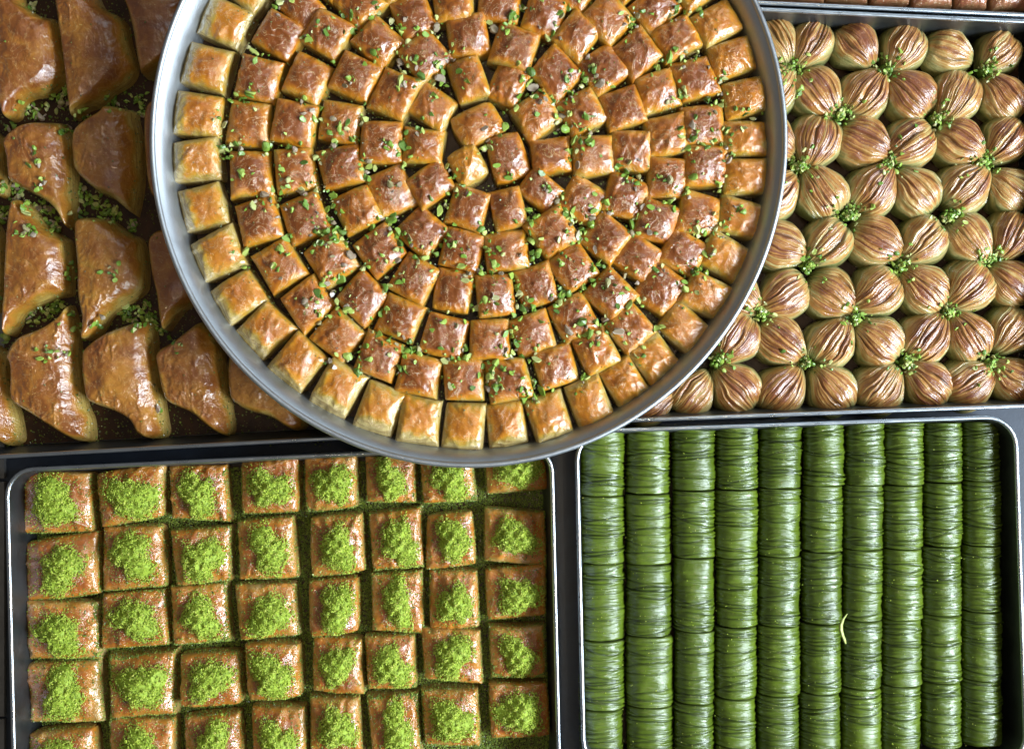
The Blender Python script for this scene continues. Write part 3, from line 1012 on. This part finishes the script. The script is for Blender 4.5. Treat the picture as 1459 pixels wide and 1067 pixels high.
for r_, row in enumerate(SH):
    for c_, (px, py) in enumerate(row):
        sd += 1
        R = np.random.default_rng(sd)
        zt = 0.018
        kk = K(zt)
        hp = min(HEAPS, key=lambda h_: (h_[0] - px) ** 2 + (h_[1] - py) ** 2)
        ang = math.atan2(-(hp[1] - py), hp[0] - px) + R.uniform(-.25, .25)
        wd = R.uniform(79, 84)
        dd = R.uniform(76, 82)
        if px > 1400 or px < 1000:
            wd, dd = wd * .93, dd * .93
        if r_ == 0:
            wd, dd, py = wd * .92, dd * .92, py + 2
        Vt, F, br, cr = pleated(wd * kk, dd * kk, R.uniform(.0245, .0275), sd)
        w_ = P(px, py, zt)
        loc = (w_[0], w_[1], FLOOR - 0.0006)
        o = mesh_obj('pleated_pastry', Vt, F, M['shell'], attrs={'brown': br, 'crease': cr}, loc=loc, rz=ang)
        tag(o, 'pleated round pastry, %s row from the green rolls, %s along from the round tray' % (ORD[8 - r_], ORD[c_ + 1]), 'pastry', 'pleated round pastries')
        remember('shell', Vt, F, loc, ang)

# ------------------------------------------------------------------ green rolls
RX0 = [(825, 890), (894, 956), (959, 1020), (1022, 1083), (1084, 1145), (1148, 1204), (1207, 1262), (1264, 1319), (1321, 1373), (1375, 1427)]
RX1 = [(827, 889), (893, 961), (963, 1019), (1021, 1079), (1081, 1139), (1141, 1198), (1200, 1256), (1258, 1313), (1316, 1371), (1374, 1430)]
RY = [[608, 706, 802, 911, 1010, 1102], [607, 703, 804, 905, 1006, 1098], [606, 699, 794, 898, 1001, 1092], [605, 697, 794, 892, 994, 1086], [604, 695, 792, 891, 989, 1080],
      [603, 692, 786, 888, 987, 1074], [602, 691, 783, 883, 980, 1070], [601, 691, 781, 882, 976, 1068], [601, 687, 778, 876, 971, 1064], [600, 685, 777, 870, 968, 1060]]


def green_roll(w, L, h, seed):
    R = np.random.default_rng(seed)
    na, nl = 34, 112
    th = np.linspace(-0.30 * math.pi, 1.30 * math.pi, na)     # from lower right over the top to lower left
    s = np.linspace(-1, 1, nl)
    T, Sx = np.meshgrid(th, s, indexing='ij')
    y = Sx * L / 2
    so = seed * 1.3
    xx = np.cos(T)
    rad = np.ones_like(T)
    # end rounding
    e = np.clip((np.abs(Sx) - 0.962) / 0.038, 0, 1)
    rad = rad * (1 - (0.09 + 0.05 * vnoise(T * 3 + so, Sx, seed=seed + 12)) * e ** 2)
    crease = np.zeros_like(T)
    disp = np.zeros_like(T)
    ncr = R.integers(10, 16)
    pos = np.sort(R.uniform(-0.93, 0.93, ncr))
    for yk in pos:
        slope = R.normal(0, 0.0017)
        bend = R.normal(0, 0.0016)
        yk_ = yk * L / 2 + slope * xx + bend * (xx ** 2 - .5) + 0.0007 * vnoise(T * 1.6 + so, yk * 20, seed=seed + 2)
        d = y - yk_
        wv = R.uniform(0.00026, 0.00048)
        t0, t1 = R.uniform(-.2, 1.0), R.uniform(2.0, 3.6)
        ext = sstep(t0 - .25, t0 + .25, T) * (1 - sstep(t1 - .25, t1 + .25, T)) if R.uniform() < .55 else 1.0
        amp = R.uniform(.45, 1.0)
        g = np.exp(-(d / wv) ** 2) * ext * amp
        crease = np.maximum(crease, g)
        disp = disp + 0.0005 * np.exp(-((np.abs(d) - 0.0013) / 0.0010) ** 2) * ext * amp
    disp = disp - 0.0013 * crease
    disp = disp + 0.0007 * fbm(T * 1.4 + so, y * 90, seed=seed + 4, oct=3) + 0.00055 * vnoise(y * 760 + so + 1.5 * vnoise(T * 1.1, y * 60, seed=seed + 14), T * 0.8, seed=seed + 6)
    flat = np.where(np.sin(T) < 0, 0.75, 1.0)
    X = (w / 2 * rad + disp) * np.sign(np.cos(T)) * np.abs(np.cos(T)) ** 0.92
    Z = h / 2 + (h / 2 * rad + disp) * np.sin(T) * flat
    Z = Z - Z.min()
    Vt = np.stack([X, y + 0 * X, Z], -1).reshape(-1, 3)
    F = grid_faces(na, nl).tolist()
    # cut faces at both ends: slightly sunken spiral of filling
    nV = len(Vt)
    br = (e ** 1.5 * 0.85 * (0.5 + 0.5 * vnoise(T * 9 + so, Sx * 3, seed=seed))).ravel()
    extra, ebr, ecr = [], [], []
    for side, j in ((-1, 0), (1, nl - 1)):
        ci = nV + len(extra)
        extra.append((0, side * (L / 2 - 0.0012), h * 0.5))
        ebr.append(0.9)
        ecr.append(0.35)
        for i in range(na - 1):
            a, b = i * nl + j, (i + 1) * nl + j
            F.append((a, b, ci) if side > 0 else (b, a, ci))
    Vt = np.vstack([Vt, np.array(extra)])
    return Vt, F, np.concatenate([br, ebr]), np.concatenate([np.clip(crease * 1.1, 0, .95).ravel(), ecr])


for c_ in range(10):
    for r_ in range(5):
        sd += 1
        R = np.random.default_rng(sd)
        y0, y1 = RY[c_][r_] + R.uniform(-0.6, 0.8), RY[c_][r_ + 1] - R.uniform(-0.6, 0.8)
        f = ((y0 + y1) / 2 - 620) / 440
        xa = RX0[c_][0] * (1 - f) + RX1[c_][0] * f
        xb = RX0[c_][1] * (1 - f) + RX1[c_][1] * f
        zt = 0.019
        kk = K(zt)
        w, L = (xb - xa) * kk * R.uniform(.985, 1.03), (y1 - y0) * kk * 0.99
        Vt, F, br, cr = green_roll(w, L, 0.029, sd)
        w_ = P((xa + xb) / 2 + R.uniform(-1, 1), (y0 + y1) / 2, zt)
        loc = (w_[0], w_[1], FLOOR - 0.0004)
        o = mesh_obj('pistachio_roll', Vt, F, M['roll'], attrs={'brown': br, 'crease': cr}, loc=loc, rz=R.uniform(-.018, .018))
        tag(o, 'green pistachio roll, %s column from the square baklava tray, %s from the pleated pastries' % (ORD[c_ + 1], ORD[r_ + 1]), 'pastry', 'green pistachio rolls')
        remember('roll', Vt, [f for f in F if len(f) == 4], loc, 0)

# ------------------------------------------------------------------ rosy rolls in the tray beyond the pleated pastries
for i, (xa, xb, yb) in enumerate(((1030, 1092, 6), (1094, 1176, 9), (1178, 1237, 12), (1239, 1298, 15), (1299, 1357, 18), (1357, 1408, 20), (1408, 1466, 22))):
    sd += 1
    kk = K(0.02)
    yb = yb - 5
    Vt, F, br = square_pastry((xb - xa) * kk / 2, 62 * kk / 2, .026, n=34, pinch=0.03, dome=0.3, seed=sd, bmax=.75, wr=1.2)
    loc = P((xa + xb) / 2, yb - 31, 0.02)[:2] + (FLOOR - .0006,)
    o = mesh_obj('rosy_pastry', Vt, F, M['filo_rose'], attrs={'brown': br}, loc=loc)
    tag(o, 'rosy brown pastry in the tray beyond the pleated pastries, %s from round tray' % ORD[i + 1], 'pastry', 'rosy brown pastries')

# ------------------------------------------------------------------ nuts
TREES = {}
for key, lst in COLLECT.items():
    vs, fs, off = [], [], 0
    for W, F in lst:
        vs.append(W)
        fs.append(F + off)
        off += len(W)
    TREES[key] = BVHTree.FromPolygons(np.concatenate(vs).tolist(), np.concatenate(fs).tolist())
BASEZ = {'round': RS, 'bl': FLOOR, 'left': FLOOR, 'shell': FLOOR, 'roll': FLOOR}


def drop(key, x, y, floor=True):
    h = TREES[key].ray_cast(Vector((x, y, 0.2)), Vector((0, 0, -1)))
    if h[0] is None or h[0].z < BASEZ[key]:
        return (BASEZ[key], Vector((0, 0, 1)))
    return (h[0].z, h[1] if h[1].z > 0 else -h[1])


def nut_shape(seed):
    """irregular chopped pistachio: a lobe of kernel with one or two flat knife cuts"""
    R = np.random.default_rng(seed)
    bv, bf = ICO2
    V = bv * R.uniform(0.88, 1.12, (len(bv), 1))
    V = V * np.array([1.0, R.uniform(.6, .9), R.uniform(.6, .9)])
    for _ in range(R.integers(3, 7)):
        d = R.normal(size=3)
        d /= np.linalg.norm(d)
        lim = R.uniform(.12, .40)
        over = np.clip(V @ d - lim, 0, None)
        V = V - over[:, None] * d[None]
    V[:, 2] += 0.10 * V[:, 0] ** 2 * R.uniform(-1, 1)
    return V, bf


NUTS = []
for q in range(24):
    V, F = nut_shape(900 + q)
    me = bpy.data.meshes.new('chopped_pistachio')
    me.from_pydata(V.tolist(), [], F.tolist())
    me.materials.append(M['nut'])
    NUTS.append((me, V, F))


def C4(ox, oy, s, txt):
    r = []
    for a in txt.split():
        x, y, n = a.split(',')
        r.append((ox + float(x) / s, oy + float(y) / s, int(n)))
    return r


RBITS = C4(220, 0, 3.139, '450,230,3 690,190,2 760,145,1 860,355,1 985,240,1 1000,50,2 1060,100,2 1110,130,3 1130,190,2 1165,290,1 1100,275,2 1275,295,1 1330,270,3 1365,320,1 1290,360,1 1185,345,2 1105,365,1 1120,320,2 1250,430,2 1265,125,3 400,455,4 430,415,1 300,540,2 360,645,3 300,670,2 330,710,2 500,655,3 600,660,2 715,540,1 665,460,1 790,590,1 835,580,2 810,640,3 885,620,2 940,535,2 1185,575,1 1125,655,1 1055,640,1 730,720,1 570,765,1 605,805,1 400,775,1 495,870,4 550,925,1 450,915,3 650,860,3 720,840,4 800,880,4 680,915,2 780,940,3 960,750,5 940,800,3 1115,745,1 1060,830,2 1055,980,2 1080,1030,2 970,1015,1 800,1000,3 780,1040,2 740,1040,2 850,1040,2 1345,790,2 1350,850,2 1270,945,2 880,70,1 890,140,2 570,15,2')
RBITS += C4(660, 0, 3.139, '150,135,1 225,75,4 270,40,2 380,160,1 440,75,1 470,30,1 300,330,1 310,390,3 290,375,1 240,490,1 345,450,2 400,450,3 465,350,2 475,430,2 530,340,2 560,255,1 580,310,1 605,370,1 550,360,2 440,525,2 450,575,2 550,530,2 530,580,2 500,630,1 565,630,1 785,60,3 755,130,2 890,275,2 915,255,1 975,265,3 1040,260,1 950,30,2 920,70,2 1045,40,1 1165,355,2 1500,400,3 1100,450,2 1155,470,1 975,425,3 1000,415,1 1020,560,1 1030,620,2 1100,640,3 1160,640,2 1005,660,1 1180,590,1 1195,690,1 1145,820,2 1000,860,2 1030,800,2 915,800,1 925,905,1 800,925,1 735,770,3 790,800,3 700,745,1 640,905,1 590,940,2 455,960,2 520,1040,1 570,1000,1 290,950,2 310,990,3 360,840,2 205,790,1 130,660,2 90,670,1 185,570,1 1250,955,1 1155,1000,3 1130,1020,2 1040,1020,2 820,1040,2 85,1030,2 740,1010,2 490,960,2 430,900,2 480,690,2 1265,510,1')
RBITS += C4(220, 330, 3.139, '415,90,2 565,80,1 530,145,1 670,310,1 740,370,2 735,280,1 840,215,1 755,240,2 820,310,1 865,350,1 1010,370,1 935,160,2 1090,225,1 1040,250,1 1095,60,1 1140,30,1 1080,125,1 1500,90,2 1215,120,2 1265,100,2 1340,65,2 1315,15,1 1380,155,1 1410,195,1 995,465,1 1050,480,2 1285,405,1 1180,520,3 1120,530,2 870,570,2 915,635,1 780,570,1 950,570,1 1095,610,2 1380,570,2 1300,570,1 1325,680,1 720,60,2 800,30,2 860,60,1 870,100,1 600,30,1 1385,520,1')
RBITS += C4(660, 330, 3.139, '300,50,2 330,110,2 520,20,1 490,50,2 140,140,2 80,190,2 60,345,2 130,185,1 210,195,1 245,280,1 240,240,1 265,345,2 310,345,2 145,290,1 105,305,1 225,440,3 240,500,3 215,560,3 325,570,3 150,590,2 125,650,2 110,700,3 150,700,2 440,285,3 470,275,1 430,320,2 540,240,3 600,150,4 575,220,3 430,140,1 535,395,1 475,440,1 540,465,2 570,450,1 640,240,1 740,325,1 720,190,2 860,170,1 780,310,1 780,560,1 855,445,1 540,655,1 700,455,1 635,400,2 975,180,3 1040,160,3 1050,190,1 1000,255,1 1080,100,2 285,710,3 320,690,2 325,740,2 355,715,1 270,740,1')
# left tray bits: position, how many, spread in pixels
LBITS = [(38, 152, 8, 10), (55, 158, 10, 14), (85, 145, 8, 12), (95, 128, 4, 8), (15, 178, 4, 8), (120, 165, 10, 12), (95, 185, 6, 8), (160, 148, 9, 16), (195, 140, 8, 14), (205, 160, 4, 8),
         (10, 268, 8, 12), (5, 305, 9, 10), (25, 275, 5, 8), (45, 290, 8, 12), (65, 305, 10, 12), (80, 325, 8, 12), (115, 270, 7, 10), (130, 285, 10, 12), (115, 300, 8, 10), (150, 300, 8, 14), (165, 305, 8, 12), (190, 320, 6, 10),
         (100, 380, 5, 7), (103, 395, 4, 5), (70, 445, 9, 12), (50, 455, 8, 12), (80, 432, 6, 10), (105, 445, 6, 6), (110, 465, 6, 7), (118, 475, 4, 6), (140, 462, 4, 8), (180, 450, 9, 13), (205, 440, 9, 12), (215, 455, 8, 9), (195, 462, 7, 9), (230, 470, 4, 7),
         (3, 430, 4, 6), (8, 480, 5, 6), (47, 327, 5, 8), (30, 335, 4, 9), (60, 500, 4, 14), (85, 505, 3, 10), (125, 503, 1, 2), (226, 583, 1, 2), (45, 230, 3, 14), (60, 265, 3, 10), (160, 385, 3, 15), (250, 490, 3, 15), (185, 45, 2, 6), (45, 12, 3, 6)]

indiv, mass = [], []
for (x, y, n) in RBITS:
    for q in range(n + 5 + (n > 1)):
        big = (q == 0)
        sx = random.gauss(0, 1.2 if big else 10.0)
        sy = random.gauss(0, 1.2 if big else 10.0)
        size = random.uniform(6.8, 10.2) if big else random.uniform(1.8, 7.0)
        (indiv if big else mass).append(('round', x + sx, y + sy, size, RS + 0.019))
for (x, y, n, spread) in LBITS:
    for q in range(n * 2 + 1):
        big = q == 0 and n >= 4
        (indiv if big else mass).append(('left', x + random.gauss(0, spread * .55), y + random.gauss(0, spread * .55), random.uniform(6.0, 9.0) if big else random.uniform(3.6, 7.0), 0.012))
random.shuffle(indiv)
keep = indiv[:300]
mass += indiv[300:]


def place_nut(rec, R):
    key, x, y, s, z = rec
    w = P(x, y, z)
    zz, nrm = drop(key, w[0], w[1])
    if zz < z - 0.010 or nrm.z < 0.35:
        # lodged in a gap between two pieces: held near their shoulders rather than on the floor
        zz = max(zz, z - 0.0055)
        nrm = Vector((0, 0, 1))
    w = P(x, y, zz)
    sc = s * K(zz) * 0.95
    rot = nrm.to_track_quat('Z', 'Y').to_matrix() @ Matrix.Rotation(R.uniform(0, 6.283), 3, 'Z') @ Matrix.Rotation(R.normal(0, .35), 3, 'X') @ Matrix.Rotation(R.normal(0, .35), 3, 'Y')
    return Vector((w[0], w[1], zz + sc * 0.22)), rot, sc


R = np.random.default_rng(5)
for rec in keep:
    me, V, F = NUTS[R.integers(0, len(NUTS))]
    loc, rot, sc = place_nut(rec, R)
    o = bpy.data.objects.new('chopped_pistachio', me)
    COL.objects.link(o)
    o.matrix_world = Matrix.Translation(loc) @ rot.to_4x4() @ Matrix.Scale(sc, 4)
    if rec[0] == 'round':
        tag(o, 'chopped green pistachio bit lying on the baklava of the round tray', 'pistachio', 'pistachio bits on the round tray')
    else:
        tag(o, 'chopped green pistachio bit between the large folded baklava', 'pistachio', 'pistachio bits on the folded baklava')


def nut_mass(recs, name, mat, R, parent=None, local=None):
    vs, fs, ts, off = [], [], [], 0
    for loc, rot, sc in recs:
        me, V, F = NUTS[R.integers(0, len(NUTS))]
        W = V @ np.array(rot).T * sc + np.array(loc)
        vs.append(W)
        fs.append(F + off)
        off += len(W)
        ts.append(np.full(len(W), R.uniform(0, 1)))
    return np.concatenate(vs), np.concatenate(fs), np.concatenate(ts)


V, F, T = nut_mass([place_nut(r, R) for r in mass], 'x', None, R)
o = mesh_obj('chopped_pistachio_scatter', V, F, M['nut_mass'], smooth=False, attrs={'tint': T})
tag(o, 'small chopped pistachio bits scattered over round tray and folded baklava', 'pistachio', kind='stuff')

# heaps of chopped pistachio in the mouths of the pleated pastries
for q, (x, y) in enumerate(HEAPS):
    RR = np.random.default_rng(3000 + q)
    recs = []
    for t_ in range(RR.integers(44, 62)):
        a = RR.uniform(0, 6.283)
        r = abs(RR.normal(0, 13.0))
        xx, yy = x + r * math.cos(a) * 1.15, y + r * math.sin(a)
        z = 0.021
        w = P(xx, yy, z)
        zz, nrm = drop('shell', w[0], w[1])
        zz = max(zz, 0.0175 + 0.006 * math.exp(-(r / 9) ** 2))
        w = P(xx, yy, zz)
        sc = RR.uniform(2.6, 5.4) * K(zz)
        rot = Matrix.Rotation(RR.uniform(0, 6.283), 3, 'Z') @ Matrix.Rotation(RR.normal(0, .6), 3, 'X') @ Matrix.Rotation(RR.normal(0, .6), 3, 'Y')
        recs.append((Vector((w[0], w[1], zz + sc * .2)), rot, sc))
    V, F, T = nut_mass(recs, 'x', None, RR)
    c = np.array([V[:, 0].mean(), V[:, 1].mean(), V[:, 2].min()])
    # packed core of the heap, down to the floor
    cv, cf = ICO2
    core = cv * np.array([0.0055, 0.0055, 0.0095]) + np.array([c[0], c[1], FLOOR + 0.0092])
    F = np.concatenate([F, cf + len(V)])
    T = np.concatenate([T * .85, np.full(len(core), .05)])
    V = np.concatenate([V, core]) - np.array([c[0], c[1], FLOOR])
    o = mesh_obj('pistachio_heap', V, F, M['nut_mass'], smooth=False, attrs={'tint': T}, loc=(c[0], c[1], FLOOR))
    tag(o, 'small heap of chopped pistachio lodged where pleated pastries meet', 'pistachio', 'pistachio heaps among the pleated pastries')


def dust(name, key, n, region, size, zc, mat, label, R, on_top=0.25, tight=True):
    pts, szs = [], []
    tries = 0
    while len(pts) < n and tries < n * 6:
        tries += 1
        x, y = region(R)
        w = P(x, y, zc)
        zz, nrm = drop(key, w[0], w[1])
        if zz > BASEZ[key] + 0.013 and R.uniform() > on_top:
            continue
        if zz < zc - 0.012 and tight:
            zz = max(zz, BASEZ[key] + R.uniform(0.005, 0.017))
        pts.append((w[0], w[1], zz + 0.0002))
        szs.append(R.uniform(*size))
    V, F, T = scatter(np.array(pts), np.array(szs), OCT, R)
    o = mesh_obj(name, V, F, mat, smooth=False, attrs={'tint': T})
    tag(o, label, 'pistachio', kind='stuff')
    return o


R = np.random.default_rng(77)
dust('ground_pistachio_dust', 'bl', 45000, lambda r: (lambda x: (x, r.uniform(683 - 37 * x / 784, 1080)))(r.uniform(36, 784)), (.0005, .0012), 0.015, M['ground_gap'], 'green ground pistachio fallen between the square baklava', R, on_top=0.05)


def ringpos(r):
    a = r.uniform(0, 6.283)
    q = math.sqrt(r.uniform(0.02, 0.86))
    return (TRX + 425 * q * math.cos(a), max(-60, TRY + 432 * q * math.sin(a)))


dust('pistachio_crumbs', 'round', 2600, ringpos, (.0004, .0011), RS + 0.02, M['crumb'], 'fine syrupy pistachio crumbs in the gaps of the round tray', R, on_top=0.10)
dust('pistachio_crumbs', 'left', 5200, lambda r: (r.uniform(-10, 470), r.uniform(-20, 636)), (.0005, .0014), 0.010, M['crumb'], 'fine syrupy crumbs on the floor around the folded baklava', R, on_top=0.02)
dust('pistachio_crumbs', 'roll', 1500, lambda r: (r.uniform(826, 1430), r.uniform(604, 1075)), (.0003, .0007), 0.025, M['ground'], 'fine green crumbs sticking to the pistachio rolls', R, on_top=0.45)

# a curled sliver of filo caught between two green rolls
path = [(1207, 874), (1201, 882), (1198, 890), (1198, 897), (1200, 904), (1203, 911), (1205, 917)]
pw_ = [1.0, 2.2, 3.0, 3.0, 2.8, 2.4, 1.0]
V = []
for q, ((x, y), w) in enumerate(zip(path, pw_)):
    zz = 0.0325 + 0.0018 * math.sin(q / 6 * math.pi)
    for dx, dz in ((-w, 0.0), (0, 0.0011), (w, 0.0), (0, -0.0009)):
        a = P(x + dx, y, zz + dz)
        V.append(a)
F = []
for q in range(len(path) - 1):
    for m in range(4):
        F.append((q * 4 + m, q * 4 + (m + 1) % 4, q * 4 + 4 + (m + 1) % 4, q * 4 + 4 + m))
F += [(3, 2, 1, 0), tuple(len(V) - 4 + m for m in range(4))]
c = np.array(V).mean(0)
o = mesh_obj('filo_sliver', np.array(V) - c, F, M['nut_mass'], attrs={'tint': np.full(len(V), 0.72)}, loc=tuple(c))
tag(o, 'curled yellow green filo sliver caught between two green rolls', 'filo sliver')
